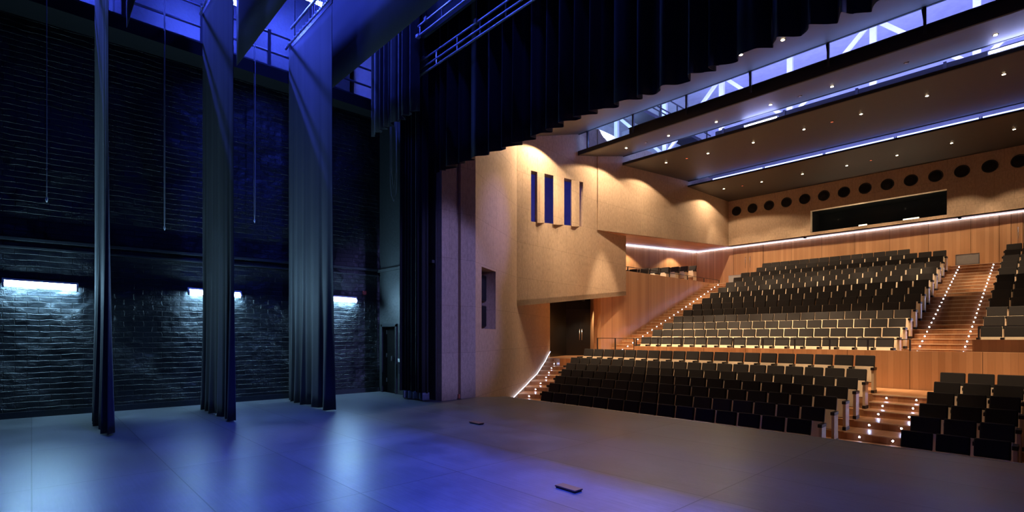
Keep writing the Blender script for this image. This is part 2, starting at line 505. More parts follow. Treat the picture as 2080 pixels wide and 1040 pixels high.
# side gallery above the brick wall
gal = thing('side_gallery', (-15.2, 1.5, 8.1), 'dark steel gallery with handrail high on the left stage wall', 'gallery')
go = (-15.2, 1.5, 8.1)
MB().box(-17.0, -13.92, -5, 7.75, 8.3, 8.6).build('walkway', M['black'], gal, go)
for z in (9.1, 9.6):
    MB().tube([(-14.15, -5, z), (-14.15, 7.7, z)], 0.03).build('handrail', M['steel'], gal, go)
for k in range(9):
    y = -4.6 + 1.52 * k
    MB().box(-14.19, -14.11, y - 0.04, y + 0.04, 8.6, 9.65).build('rail_post', M['steel_dark'], gal, go)
MB().box(-14.16, -14.12, -5, 7.7, 8.6, 8.74).build('toe_board', M['steel_dark'], gal, go)
for k in range(4):
    y = -1.0 + 2.55 * k
    b = MB(); b.box(-16.9, -16.5, y, y + 0.35, 8.6, 12.9); b.build('column', M['steel_dark'], gal, go)
# counterweight rope bundles on the gallery
for k, y in enumerate((1.1, 5.7)):
    b = MB()
    for j in range(5):
        x0 = -14.5 + 0.03 * j; y0 = y + 0.05 * j
        b.tube([(x0, y0, 12.9), (x0, y0, 9.6), (x0 + 0.05, y0 + 0.05, 9.15), (x0, y0 + 0.1, 9.6), (x0, y0 + 0.1, 12.9)], 0.012, 6)
    o = b.build('rope_bundle', M['rope'], None, (-14.3, y, 9.15))
    tag(o, ['bundle of grey hanging ropes above the gallery behind the leftmost drape', 'bundle of grey hanging ropes over the gallery beside the lit tube'][k], 'rope', 'gallery rope bundles')

# blue-lit fluorescent tubes over the gallery
def fluorescent(name, p0, p1, label, tube_mat, group, body_off=(0, 0, 0.07), body=0.05, rad=0.035, cat='lamp', tubes=1):
    p0, p1 = Vector(p0), Vector(p1); c = (p0 + p1) / 2; d = (p1 - p0).normalized(); off = Vector(body_off)
    t = thing(name, c, label, cat, group)
    side = d.cross(off).normalized()
    u = off.normalized()
    def bar(mb, a, b, w_, h0, h1):
        q = []
        for h in (h0, h1):
            q += [a + side * w_ + u * h, b + side * w_ + u * h, b - side * w_ + u * h, a - side * w_ + u * h]
        mb.hexa(q)
    b = MB(); bar(b, p0, p1, body, off.length - 0.03, off.length + 0.03)
    b.build('housing', M['lamp_body'], t, c)
    MB().tube([p0 + d * 0.03, p1 - d * 0.03], rad, 12).build('tube', tube_mat, t, c)
    for e in (p0, p1):
        s_ = d if e is p0 else -d
        b = MB(); bar(b, e, e + s_ * 0.035, body * 0.9, -rad - 0.005, off.length - 0.03)
        b.build('end_cap', M['lamp_body'], t, c)
    return t
fluorescent('fluorescent_lamp', (-15.5, 5.35, 11.8), (-15.5, 6.55, 11.8), 'blue-white fluorescent tube glowing over the gallery beside the widest drape', M['tube_blue'], 'blue gallery tubes', rad=0.06)
fluorescent('fluorescent_lamp', (-15.5, 3.0, 10.8), (-15.5, 4.2, 10.8), 'blue-white fluorescent tube over the gallery above the middle drape', M['tube_blue'], 'blue gallery tubes', rad=0.06)
fluorescent('fluorescent_lamp', (-15.5, 0.0, 10.8), (-15.5, 1.2, 10.8), 'blue-white fluorescent tube over the gallery above the leftmost drape', M['tube_blue'], 'blue gallery tubes', rad=0.06)
# three wall lamps on the brick
for (y0, y1, lb) in ((-0.44, 0.74, 'bright white fluorescent wall lamp left of the leftmost drape'),
                     (2.76, 3.94, 'bright white fluorescent wall lamp partly behind the middle drape'),
                     (5.90, 7.02, 'bright white fluorescent wall lamp just right of the widest drape')):
    fluorescent('wall_lamp', (wl(y0) + 0.13, y0, 2.75), (wl(y1) + 0.13, y1, 2.72), lb, M['tube_cool'], 'fluorescent lamps on the brick wall', body_off=(-0.06, 0, 0.065), body=0.055, rad=0.045)

# cloth helpers
def pleat(x0, x1, n, seed, wl_, jitter=0.5):
    rnd = random.Random(seed)
    xs, k, ph = [], 0.0, []
    widths = []
    while sum(widths) < (x1 - x0) + 0.01: widths.append(wl_ * (1 + jitter * (rnd.random() - 0.5) * 2))
    amps = [0.55 + 0.6 * rnd.random() for _ in widths]
    edges = [0]
    for q in widths: edges.append(edges[-1] + q)
    out = []
    for i in range(n + 1):
        t = (x1 - x0) * i / n
        k = 0
        while k < len(widths) - 1 and edges[k + 1] < t: k += 1
        f = (t - edges[k]) / widths[k]
        out.append((x0 + t, amps[k] * math.sin(2 * PI * f) + 0.25 * math.sin(4 * PI * f + 1.3 * k)))
    return out
def drape(x0, x1, Y, z0, z1, amp, wl_, seed, n=120, nz=14, top=0.35, hem=0.0, thick=0.008, jitter=0.5, zf=None, power=1):
    pl = pleat(x0, x1, n, seed, wl_, jitter)
    P = []
    for i, (x, a) in enumerate(pl):
        row = []
        for j in range(nz + 1):
            t = j / nz
            f = top + (1 - top) * (1 - t) ** power
            z = z0 + (z1 - z0) * t + hem * a * (1 - t) + (zf(x) * (1 - t) if zf else 0)
            row.append((x + 0.15 * amp * a * math.cos(i * 0.3), Y + amp * a * f, z))
        P.append(row)
    return MB().grid(P, thick)

# three black legs, their pipes, and the blue-lit borders behind them
LEGS = [(0.95, -13.55, -11.0, 'narrow black stage drape hanging leftmost, seen almost edge-on'),
        (2.90, -13.62, -11.14, 'tall black stage drape hanging second from the left'),
        (4.90, -13.78, -11.15, 'widest tall black stage drape, rightmost of the three hanging legs')]
for i, (Y, x0, x1, lb) in enumerate(LEGS):
    t = thing('black_drape', ((x0 + x1) / 2, Y, 0.03), lb, 'curtain', 'black stage legs')
    o_ = ((x0 + x1) / 2, Y, 0.03)
    drape(x0, x1, Y, 0.03, 9.15, 0.085, 0.55, 30 + i, n=90, nz=30, top=0.02, thick=0.006, power=3, hem=0.01).build('drape', M['leg'], t, o_)
    MB().box(x0, x1, Y - 0.012, Y + 0.012, 9.10, 9.20).build('top_webbing', M['arm'], t, o_)
    bt = thing('batten', ((x0 + x1) / 2, Y, 9.25), ['pair of steel pipes carrying the leftmost drape', 'pair of steel pipes carrying the middle drape', 'pair of steel pipes carrying the widest drape'][i], 'pipe', 'battens over the legs')
    bo = ((x0 + x1) / 2, Y, 9.25)
    MB().tube([(x0 - 0.25, Y, 9.25), (1.0, Y, 9.25)], 0.032, 10).build('pipe', M['steel'], bt, bo)
    MB().tube([(x0 + 0.15, Y, 9.62), (1.0, Y, 9.62)], 0.032, 10).build('pipe', M['steel'], bt, bo)
    for k in range(14):
        x = x0 + 0.05 + (x1 - x0 - 0.1) * k / 13
        MB().tube([(x, Y - 0.04, 9.2), (x + 0.02, Y - 0.045, 9.27), (x + 0.02, Y, 9.30), (x, Y + 0.03, 9.2)], 0.012, 6).build('tie', M['ropetip'], bt, bo)
    for k in range(3):
        x = x0 + 0.4 + 4.5 * k
        MB().tube([(x, Y, 9.25), (x, Y, 12.99)], 0.012, 6).build('hanger_cable', M['steel_dark'], bt, bo)
for i, (Y, x0, lb) in enumerate(((1.35, -12.4, 'flat blue-lit border cloth high behind the leftmost drape'), (3.32, -12.5, 'flat blue-lit border cloth high behind the middle drape'), (5.30, -12.6, 'flat blue-lit border cloth high behind the widest drape'))):
    o = drape(x0, 5.0, Y, 7.66, 11.2, 0.0015, 0.9, 60 + i, n=90, nz=4, thick=0.008).build('stage_border', M['border'], None, (-4, Y, 7.66))
    tag(o, lb, 'curtain', 'stage borders')

# short pleated drape, house curtain stack and the big pelmet
o = drape(-13.35, -11.0, 7.0, 7.3, 11.6, 0.09, 0.33, 77, n=110, nz=6, top=0.8).build('short_drape', M['border'], None, (-12.2, 7.0, 7.3))
tag(o, 'short pleated drape lit blue, hanging high beside the pipe ladder', 'curtain')
hc = thing('house_curtain', (-11.85, 7.55, 0.03), 'bunched floor-length black velvet curtain at the left edge of the stage opening', 'curtain')
ho = (-11.85, 7.55, 0.03)
drape(-12.42, -11.28, 7.5, 0.22, 10.9, 0.13, 0.14, 81, n=150, nz=10, top=0.9, jitter=0.3).build('drape', M['velvet'], hc, ho)
drape(-12.40, -11.30, 7.5, 0.03, 0.23, 0.14, 0.17, 82, n=120, nz=4, top=0.95, jitter=0.3).build('hem_cover', M['plastic'], hc, ho)
o = drape(-11.45, 4.5, 7.86, 6.0, 11.4, 0.20, 0.42, 91, n=800, nz=10, top=0.7, hem=0.05, jitter=0.5, zf=lambda x: 0.03 * math.sin(x * 1.7) - 0.10 * max(0.0, min(1.0, (x + 11.4) / 9))).build('pelmet_curtain', M['velvet'], None, (-4, 7.8, 6.0))
tag(o, 'wide black pleated pelmet curtain with scalloped hem across the stage opening', 'curtain')

def ladder_truss(name, zs, Y, x0, x1, label, rungs, rods):
    t = thing(name, ((x0 + x1) / 2, Y, zs[0]), label, 'pipe', 'pipe ladders before the pelmet')
    oo = ((x0 + x1) / 2, Y, zs[0])
    for z in zs: MB().tube([(x0, Y, z), (x1, Y, z)], 0.028, 10).build('pipe', M['steel'], t, oo)
    for k in range(rungs):
        x = x0 + 0.08 + (x1 - x0) * k / rungs
        MB().box(x - 0.02, x + 0.02, Y - 0.012, Y + 0.012, zs[0], zs[-1]).build('strut', M['steel'], t, oo)
    for k in range(rods):
        x = x0 + 0.35 + 2.1 * k
        MB().tube([(x, Y, zs[-1]), (x, Y, 12.99)], 0.012, 6).build('hanger_rod', M['steel_dark'], t, oo)
        MB().box(x - 0.05, x + 0.05, Y - 0.05, Y + 0.05, zs[-1] - 0.04, zs[-1] + 0.07, 0.012).build('clamp', M['steel'], t, oo)
    return t, oo
ladder_truss('pipe_ladder', (8.28, 8.43, 8.62), 7.2, -11.35, 2.0, 'long lower steel pipe ladder hanging before the pleated pelmet', 16, 6)
t, oo = ladder_truss('pipe_ladder', (9.10, 9.34), 7.0, -10.93, 2.0, 'upper steel pipe ladder hanging before the pleated pelmet', 14, 6)
MB().box(-10.99, -10.88, 6.95, 7.05, 9.06, 9.14, 0.01).build('end_fitting', M['lamp_body'], t, oo)
# flat dark border cloth behind the ladders, lit blue by the lamps
o = MB().box(-11.3, 4, 7.35, 7.42, 9.35, 12.6).build('stage_border', M['border'], None, (-4, 7.4, 9.7))
tag(o, 'flat dark cloth seen behind the upper pipe ladder', 'curtain', 'stage borders')

# rope loops by the brick wall
for k, (x, y, z, lb) in enumerate(((-13.85, 0.22, 4.38, 'long hanging rope loop left of the leftmost drape'), (-13.9, 2.2, 4.1, 'long hanging rope loop between the leftmost and middle drapes'),
                                   (-13.9, 4.1, 4.55, 'long hanging rope loop between the middle and widest drapes'))):
    t = thing('rope_loop', (x, y, z), lb, 'rope', 'hanging rope loops')
    b = MB()
    b.tube([(x - 0.05, y, 12.9), (x - 0.05, y, z + 0.9), (x - 0.04, y, z + 0.2), (x, y, z + 0.04)], 0.008, 6)
    b.tube([(x + 0.05, y, 12.9), (x + 0.05, y, z + 0.9), (x + 0.04, y, z + 0.2), (x, y, z + 0.04)], 0.008, 6)
    b.build('rope', M['rope'], t, (x, y, z))
    MB().tube([(x, y, z + 0.09), (x, y, z + 0.03), (x, y, z - 0.02)], [0.012, 0.022, 0.008], 8).build('rope_end', M['ropetip'], t, (x, y, z))
b = MB()
b.tube([(-13.35, 7.6, 13.0), (-13.35, 7.6, 6.2), (-13.28, 7.6, 5.75), (-13.15, 7.6, 5.55), (-13.02, 7.6, 5.75), (-12.98, 7.6, 6.2), (-12.98, 7.6, 13.0)], 0.012, 6)
b.tube([(-13.3, 7.62, 13.0), (-13.3, 7.62, 6.4), (-13.2, 7.62, 5.9), (-13.05, 7.62, 6.4), (-13.05, 7.62, 13.0)], 0.012, 6)
tag(b.build('cable_loop', M['rope'], None, (-13.2, 7.6, 5.55)), 'dark cable drooping in a loop beside the bunched curtain', 'cable')
o = MB().box(wl(7.3) + 0.0, wl(7.3) + 0.06, 7.24, 7.36, 2.92, 3.04, 0.012).build('call_point', M['red'], None, (wl(7.3), 7.3, 2.92))
tag(o, 'tiny red call point on the brick right of the last wall lamp', 'alarm')
t = thing('wall_box', (-12.95, 7.8, 0.55), 'small dark control box on the wall right of the stage door', 'box')
MB().box(-13.08, -12.84, 7.68, 7.8, 0.62, 0.95, 0.01).build('casing', M['steel_dark'], t, (-12.95, 7.8, 0.55))
MB().box(-13.04, -12.9, 7.66, 7.685, 0.95, 1.05, 0.008).build('switch', M['white'], t, (-12.95, 7.8, 0.55))
# floor lids
for (px, py, sx, sy, rz, lb) in ((1155, 994, 0.30, 0.13, -0.03, 'brown floor lid lying on the blue-lit boards, nearest the camera'), (968, 860.5, 0.32, 0.13, -0.03, 'small brown floor lid further back on the stage boards')):
    d = sightline(px, py); tt = -CAM_H / d.z
    c = (d.x * tt, d.y * tt, 0)
    t = thing('floor_lid', c, lb, 'lid', 'floor lids', rz)
    MB().box(-sx / 2, sx / 2, -sy / 2, sy / 2, 0.012, 0.03, 0.004).build('lid', M['trap'], t)
    MB().box(-sx / 2 + 0.01, sx / 2 - 0.01, -sy / 2 + 0.01, sy / 2 - 0.01, 0.0, 0.012).build('frame', M['steel_dark'], t)

# ------------------------------------------------------------------ HALL, left side walls
UP = Vector((0, 0, 1))
struct('wall_jamb', MB().box(-11.45, -11.1, 7.82, 8.30, 0, 12), M['beige'])
struct('wall_jamb', MB().box(-11.5, -11.25, 8.30, 8.46, 0, 12), M['beige'])
struct('wall_jamb', MB().box(-11.45, -11.13, 8.46, 8.97, -1.2, 12), M['beige'])
A = Vector((-11.15, 8.95, 0)); U = Vector((-0.4967, 0.868, 0)); Nn = Vector((0.868, 0.4967, 0))
def wall_holes(mb, org, u, nrm, s1, z0f, z1f, holes, th, s0=0.0):
    """wall along u with rectangular holes (sa, sb, za, zb); z are functions of s"""
    ss = sorted(set([s0, s1] + [h[0] for h in holes] + [h[1] for h in holes]))
    def seg(sa, sb, fa, fb):
        q = []
        pa, pb = org + u * sa, org + u * sb
        for f in (fa, fb):
            q += [pa + UP * f(sa), pb + UP * f(sb), pb - nrm * th + UP * f(sb), pa - nrm * th + UP * f(sa)]
        mb.hexa(q)
    for a, b in zip(ss, ss[1:]):
        hs = sorted([h for h in holes if h[0] <= a + 1e-6 and h[1] >= b - 1e-6], key=lambda h: h[2](a))
        lo = z0f
        for h in hs:
            seg(a, b, lo, h[2]); lo = h[3]
        seg(a, b, lo, z1f)
    return mb
k_ = lambda z: (lambda s: z)
S_B = 9.15
wb = wall_holes(MB(), A, U, Nn, S_B, k_(-1.2), k_(10.6), [(0.55, 1.78, k_(1.90), k_(3.68)), (4.45, S_B, k_(5.0), k_(10.6))], 0.25)
struct('wall_splay', wb, M['beige'])
nb = MB()      # niche behind the hole
def sbox(mb, s0, s1, n0, n1, z0, z1):
    q = []
    for z in (z0, z1):
        q += [A + U * s0 + Nn * n0 + UP * z, A + U * s1 + Nn * n0 + UP * z, A + U * s1 + Nn * n1 + UP * z, A + U * s0 + Nn * n1 + UP * z]
    mb.hexa(q)
sbox(nb, 0.50, 1.83, -0.70, -0.62, 1.85, 3.73); sbox(nb, 0.50, 0.55, -0.62, -0.25, 1.85, 3.73); sbox(nb, 1.78, 1.83, -0.62, -0.25, 1.85, 3.73)
sbox(nb, 0.50, 1.83, -0.62, -0.25, 1.85, 1.90); sbox(nb, 0.50, 1.83, -0.62, -0.25, 3.68, 3.73)
struct('wall_niche', nb, M['beige'])
for z0, z1, lb in ((1.98, 2.62, 'lower black loudspeaker in the tall wall niche'), (2.76, 3.55, 'upper black loudspeaker in the tall wall niche')):
    c = A + U * 1.55 + Nn * (-0.45) + UP * z0
    t = thing('loudspeaker', c, lb, 'speaker', 'niche loudspeakers')
    b = MB(); sbox(b, 1.25, 1.74, -0.58, -0.30, z0, z1); b.build('cabinet', M['speaker'], t, c)
    b = MB(); sbox(b, 1.27, 1.72, -0.30, -0.285, z0 + 0.03, z1 - 0.03); b.build('grille', M['black'], t, c)
    b = MB(); sbox(b, 1.45, 1.55, -0.62, -0.58, z0 + 0.2, z1 - 0.2); sbox(b, 1.45, 1.55, -0.60, -0.5, z0 - 0.08, z0 + 0.02); b.build('bracket', M['steel_dark'], t, c)
o = MB().box(-11.12, -11.07, 8.34, 8.40, 0.02, 0.14, 0.008).build('socket_box', M['orange'], None, (-11.1, 8.37, 0.02))
tag(o, 'tiny orange socket box low in the groove of the beige wall', 'socket')

# the overhanging beige box with three fins in its window
C = Vector((-13.16, 12.47, 0)); D = Vector((-14.14, 20.45, 0)); UB = (D - C).normalized(); LB = (D - C).length
NB = Vector((UB.y, -UB.x, 0))
lin = lambda z0: (lambda s: z0 + 0.1065 * s)
sY = lambda y: (y - 12.47) / UB.y
wh = (sY(13.26), sY(16.73), lin(5.84 - 0.1065 * 0.79), lin(7.69 - 0.1065 * 0.79))
bx = wall_holes(MB(), C, UB, NB, LB, lin(2.74), k_(10.6), [wh], 0.35)
lowz = lambda x, y: 2.74 + 0.1065 * (y - 12.47)
bx.prism([(C.x, C.y), (D.x, D.y), (-14.3, 20.45), (-14.3, 18.5), (-15.6, 19.9), (-16.7, 19.0), (-15.75, 16.9)], lambda x, y: lowz(x, y), lambda x, y: lowz(x, y) + 0.2)
bx.prism([(D.x, D.y), (D.x - 0.25, D.y), (-14.3, 20.2), (D.x - 0.02, 20.2)], lambda x, y: lowz(x, y), 6.5)
struct('wall_box_front', bx, M['beige'])
def at_x(px):
    d = sightline(px, 600); # sight line in plan against the face line
    den = d.x * UB.y - d.y * UB.x
    t = (C.x * UB.y - C.y * UB.x) / den
    return (Vector((d.x * t, d.y * t, 0)) - C).dot(UB)
fins = [(1089.0, 1093.0, 1106.0), (1121.5, 1127.0, 1146.0), (1158.5, 1164.5, 1177.0)]
for i, (a, m_, e) in enumerate(fins):
    sa, sm, se = at_x(a), at_x(m_), at_x(e)
    b = MB()
    q = []
    p1 = C + UB * (sa - 0.02) + NB * 0.07; p2 = C + UB * sm + NB * 0.10; p3 = C + UB * se + NB * 0.0; p4 = C + UB * (se - 0.16) - NB * 0.33
    for f in (wh[2], wh[3]):
        q += [p1 + UP * (f(sa) - 0.04), p2 + UP * (f(sm) - 0.04), p3 + UP * f(se), p4 + UP * f(se - 0.2)]
    b.hexa(q)
    o = b.build('window_fin', M['beige'], None, p1 + UP * wh[2](sa))
    tag(o, ['leftmost angled beige fin in the slotted window of the side wall', 'middle angled beige fin in the slotted window of the side wall', 'rightmost angled beige fin in the slotted window of the side wall'][i], 'fin', 'window fins')
# the blue-lit room behind the fins
rb = MB(); rb.box(-17.2, -17.0, 11.5, 19, 5.2, 10.6); rb.box(-17.0, -13.6, 11.3, 11.5, 5.2, 10.6); rb.box(-17.0, -14.6, 12.0, 19, 5.1, 5.2)
rb.box(-17.0, -14.3, 19.0, 19.15, 5.2, 10.6)
struct('wall_fin_room', rb, M['white_roof'])
area((-14.9, 14.6, 8.6), (-16.9, 17.2, 7.6), 22 * K_BLUE, 2.0, 0.15, BLUE)
# upper side box
XB = -13.78
ub0 = lambda x, y: 6.25 + 0.0622 * (y - 17.85)
struct('wall_box_upper', MB().prism([(XB, 17.85), (XB, 30.42), (-16.3, 30.42), (-16.3, 20.6), (-14.15, 20.6), (-14.0, 17.85)], ub0, 10.6), [M['beige']])
struct('ceiling_balcony', MB().prism([(XB + 0.0 - 0.02, 18.0), (XB - 0.02, 31.0), (-16.2, 31.0), (-16.2, 20.0), (-14.1, 20.0)], lambda x, y: ub0(x, y) - 0.02, lambda x, y: ub0(x, y) - 0.002), M['wallwood'])

# lobby with the black doors
lob = [(-15.78, 16.85), (-14.36, 16.05), (-13.9, 16.9), (-13.9, 17.9), (-12.2, 17.9), (-12.2, 18.7), (-14.25, 18.7), (-14.25, 18.5), (-15.6, 19.8), (-16.65, 18.95)]
struct('floor_lobby', MB().prism(lob, -0.6, 0.75), M['stepwood'])
E0, E1 = Vector((-16.5, 18.9, 0)), Vector((-15.66, 19.7, 0))
def plan_wall(p, q, th, z0, z1, mb=None):
    mb = mb or MB()
    d = (q - p).normalized(); n_ = Vector((-d.y, d.x, 0))
    mb.prism([(p.x, p.y), (q.x, q.y), (q.x + n_.x * th, q.y + n_.y * th), (p.x + n_.x * th, p.y + n_.y * th)], z0, z1)
    return mb
struct('wall_lobby', plan_wall(Vector((-15.69, 16.88, 0)), E0, 0.15, 0.7, 3.6), M['doorblack'])
struct('wall_lobby', plan_wall(E1, Vector((-14.25, 18.42, 0)), 0.15, 0.7, 3.6), M['wallwood'])
struct('wall_lobby', plan_wall(E0, E1, 0.15, 2.98, 3.7), M['black'])
d2 = struct('door_2', plan_wall(E0, E1, 0.10, 0.75, 2.98), M['doorblack'])
ed = (E1 - E0).normalized(); en = Vector((ed.y, -ed.x, 0)); mid = E0 + ed * ((E1 - E0).length * 0.60)
b = MB(); 
p = mid - ed * 0.004; b.hexa([*(p + UP * 0.75 + v for v in (Vector(), ed * 0.008, ed * 0.008 + en * 0.003, en * 0.003)), *(p + UP * 2.95 + v for v in (Vector(), ed * 0.008, ed * 0.008 + en * 0.003, en * 0.003))]); b.build('door_seam', M['steel_dark'], d2)
for s_ in (-0.055, 0.055):
    p = mid + ed * s_ + en * 0.06
    MB().tube([p - en * 0.06 + UP * 1.50, p + UP * 1.50, p + UP * 2.02, p - en * 0.06 + UP * 2.02], 0.013, 8).build('door_handle', M['chrome'], d2)
spot((-15.2, 18.6, 3.2), (-15.2, 18.7, 0.7), 60 * K_SPOT, 110, WARM, 0.6)
t = thing('downlight', (-15.2, 18.6, 3.33), 'ceiling downlight in the dark lobby before the black double doors', 'lamp', 'ceiling downlights')
MB().lathe([(0.07, 0.0), (0.07, 0.03), (0.055, 0.04)], (-15.2, 18.6, 3.34), (0, 0, -1), 16).build('trim_ring', M['arm'], t, (-15.2, 18.6, 3.33))

# ------------------------------------------------------------------ wood side wall, balcony, back wall
struct('wall_side', MB().box(-14.45, -14.25, 18.42, 31.0, -0.5, 4.78), M['wallwood'])
struct('wall_balcony', MB().box(-16.3, -16.1, 20.0, 31.0, 3.5, 7.2), M['wallwood'])
struct('wall_balcony', MB().box(-16.3, -14.3, 20.5, 20.65, 3.0, 6.5), M['wallwood'])
bt_ = MB()
for i in range(8):
    bt_.box(-16.1, -14.45, 20.65 + (0.7 + 1.0 * (i - 1) if i else 0), 31.0, 3.2, 3.93 + 0.12 * i)
struct('floor_balcony', bt_, M['stepwood'])
wbk = MB(); wbk.box(-16.3, 5, 31.0, 31.2, -0.5, 7.1)
struct('wall_back', wbk, M['wallwood'])
hx = lambda px, py, Y: (lambda d: (d.x / d.y * Y, CAM_H + d.z / d.y * Y))(sightline(px, py))
for nm, px0, px1, hps in (('door_3', 1490, 1550, ((1514, 1.25), (1523, 1.25))), ('door_4', 2030, 2078, ((2068, 1.3),))):
    xa, xb = hx(px0, 530, 30.98)[0], hx(px1, 530, 30.98)[0]
    d3 = struct(nm, MB().box(xa, xb, 30.975, 31.0, 4.73, 6.95), M['wallwood'])
    sm_ = MB()
    for x in (xa, (xa + xb) / 2, xb): sm_.box(x - 0.006, x + 0.006, 30.970, 30.976, 4.73, 6.95)
    sm_.build('door_seam', M['black'], d3)
    for hp, _ in hps:
        x = hx(hp, 530, 30.9)[0]
        MB().tube([(x, 30.975, 5.72), (x, 30.90, 5.72), (x, 30.90, 6.35), (x, 30.975, 6.35)], 0.014, 8).build('door_handle', M['chrome'], d3)
ZB0 = 7.05
bh = [(-9.36 + 20, -3.75 + 20, k_(7.20), k_(8.36))]
wbb = wall_holes(MB(), Vector((-20, 30.42, 0)), Vector((1, 0, 0)), Vector((0, -1, 0)), 25.0, k_(ZB0), k_(10.6), bh, 0.30, s0=6.22)
struct('wall_back_upper', wbb, M['beige'])
struct('ceiling_ledge', MB().box(-16.0, 5, 30.44, 31.0, 7.05, 7.09), M['beige'])
bo = MB(); bo.box(-9.8, -3.3, 33.0, 33.1, 7.0, 9.0); bo.box(-9.8, -9.7, 30.72, 33, 7.0, 9.0); bo.box(-3.4, -3.3, 30.72, 33, 7.0, 9.0); bo.box(-9.8, -3.3, 30.72, 33, 7.10, 7.14); bo.box(-9.8, -3.3, 30.72, 33, 8.6, 8.7)
struct('wall_booth', bo, M['black'])
g = struct('window_1', MB().box(-9.36, -3.75, 30.69, 30.70, 7.20, 8.36), M['glass'])
for px, py, wd, lb in ((1752, 459, 0.36, 'small bright white panel on the booth sill, nearer the middle'), (1850, 446, 0.62, 'wider bright white slanted panel on the booth sill, right half')):
    x, z = hx(px, py, 30.9)
    o = MB().box(-wd / 2, wd / 2, -0.03, 0.03, 0, 0.20, 0.01, mat=Matrix.Rotation(-0.3, 4, 'X')).build('sill_panel', emit('lit_white_panel', (1.0, 0.93, 0.75), 1.6), None)  # white panel with its own emission
    o.location = (x, 30.90, 7.16)
    tag(o, lb, 'lamp', 'bright panels in the booth')
spot((-6.5, 30.78, 7.6), (-9.3, 30.5, 7.9), 14 * K_SPOT, 120, (1.0, 0.85, 0.6), 0.5)  # unseen warm lamps added to light the booth window reveals
area((-6.5, 30.6, 7.22), (-6.5, 30.6, 9), 8 * K_SPOT, 5.0, 0.05, (1.0, 0.85, 0.6))
# LED lines
o = MB().box(-16.05, 5, 30.92, 30.95, 6.985, 7.02).build('led_strip', M['led'], None, (-5, 30.9, 6.96))
tag(o, 'white light strip running along the top of the wooden back wall', 'light strip', 'white light strips')
b = MB(); b.hexa([(-16.08, 20.7, 6.36), (-16.02, 20.7, 6.36), (-16.02, 30.85, 6.98), (-16.08, 30.85, 6.98), (-16.08, 20.7, 6.40), (-16.02, 20.7, 6.40), (-16.02, 30.85, 7.02), (-16.08, 30.85, 7.02)])
o = b.build('led_strip', M['led'], None, (-16.05, 25, 6.36))
tag(o, 'white light strip along the top of the balcony side wall', 'light strip', 'white light strips')
# round speakers in the back wall
circ = [(1496, 429), (1528, 424), (1563, 418), (1597, 411), (1635, 405), (1674, 398.6), (1715, 391.6), (1757, 384), (1803, 376), (1850.6, 368.6), (1900.7, 360), (1953.7, 350.6), (2011, 340.6), (2070, 330)]
for i, (px, py) in enumerate(circ):
    x = -13.3 + i * (11.9 / 13)
    lb = 'round black wall port, %s from the left in the row under the ceiling' % ORD[i + 1]
    c = (x, 30.42, 9.04)
    if i == 0:
        proto_c = thing('round_port', c, lb, 'speaker', 'round ports in the back wall')
        r_ = MB().lathe([(0.27, 0.0), (0.27, 0.035), (0.255, 0.045), (0.225, 0.03), (0.22, 0.0)], c, (0, -1, 0), 28).build('rim', M['speaker'], proto_c, c)
        k1 = MB().lathe([(0.22, 0.002), (0.20, 0.022), (0.12, 0.004), (0.10, 0.016), (0.03, 0.02)], c, (0, -1, 0), 28).build('cone', M['black'], proto_c, c)
    else:
        copy_thing(proto_c, [r_, k1], c, lb)

# ------------------------------------------------------------------ seating floors
RP, UPP = 0.83, 0.81
RY = [11.4 + RP * k for k in range(7)]; RZ = [-0.94 + 0.165 * k for k in range(6)] + [0.21]
RXL = [-10.9, -11.35, -11.85, -12.3, -12.8, -13.3, -13.3]
UY = [18.8 + UPP * k for k in range(14)]; UZ = [0.68 + 0.308 * k for k in range(14)]
fl = MB()
fl.box(-13.2, 5, 9.6, RY[1] - 0.58, -1.1, RZ[0])
for k in range(1, 6):
    fl.box(RXL[k] - 0.6, 5, RY[k] - 0.58, RY[k + 1] - 0.58, -1.1, RZ[k])
fl.box(-13.75, 5, RY[6] - 0.58, 18.3, -1.1, RZ[6])
fl.box(-3.40, -2.10, RY[6] - 0.98, RY[6] - 0.58, -1.0, (RZ[5] + RZ[6]) / 2)
struct('floor_stalls', fl, M['stepwood'])
# nosing lines of the aisle steps
ns = MB()
for k in range(1, 6): ns.box(-3.42, -2.08, RY[k] - 0.595, RY[k] - 0.565, RZ[k] - 0.022, RZ[k] + 0.003)
ns.box(-3.42, -2.08, RY[6] - 0.595, RY[6] - 0.565, RZ[6] - 0.022, RZ[6] + 0.003); ns.box(-3.4, -2.1, RY[6] - 0.995, RY[6] - 0.965, (RZ[5] + RZ[6]) / 2 - 0.022, (RZ[5] + RZ[6]) / 2 + 0.003)
struct('trim_4', ns, M['seatwood'])
struct('wall_parapet', MB().box(-11.95, -1.75, 17.85, 18.0, 0.2, 1.28), M['wallwood'])
struct('wall_parapet', MB().box(-1.75, 5, 17.85, 18.0, 0.2, 1.28), M['wallwood'])
struct('wall_parapet', MB().box(-1.72, 5, 18.15, 18.3, 0.5, 1.60), wood('dark_oak_front', (0.16, 0.06, 0.025), (0.26, 0.11, 0.05), 0.14, 0.4, 0.2))
ft = MB()
for k in range(14):
    y0 = UY[k] - 0.53 if k else 18.0
    y1 = UY[k + 1] - 0.53 if k < 13 else 31.0
    ft.box(-12.25, -3.42, y0, y1, max(-0.5, UZ[k] - 0.7), UZ[k])
    ft.box(-1.70, 5, y0, y1, max(-0.5, UZ[k] - 0.7), UZ[k])
struct('floor_terrace', ft, M['stepwood'])
fa = MB(); nosing = MB()
STEP_Y = [18.0] + [18.67 + 0.405 * (j - 1) for j in range(1, 27)]
STEP_Z = [0.68 + 0.154 * j for j in range(27)]
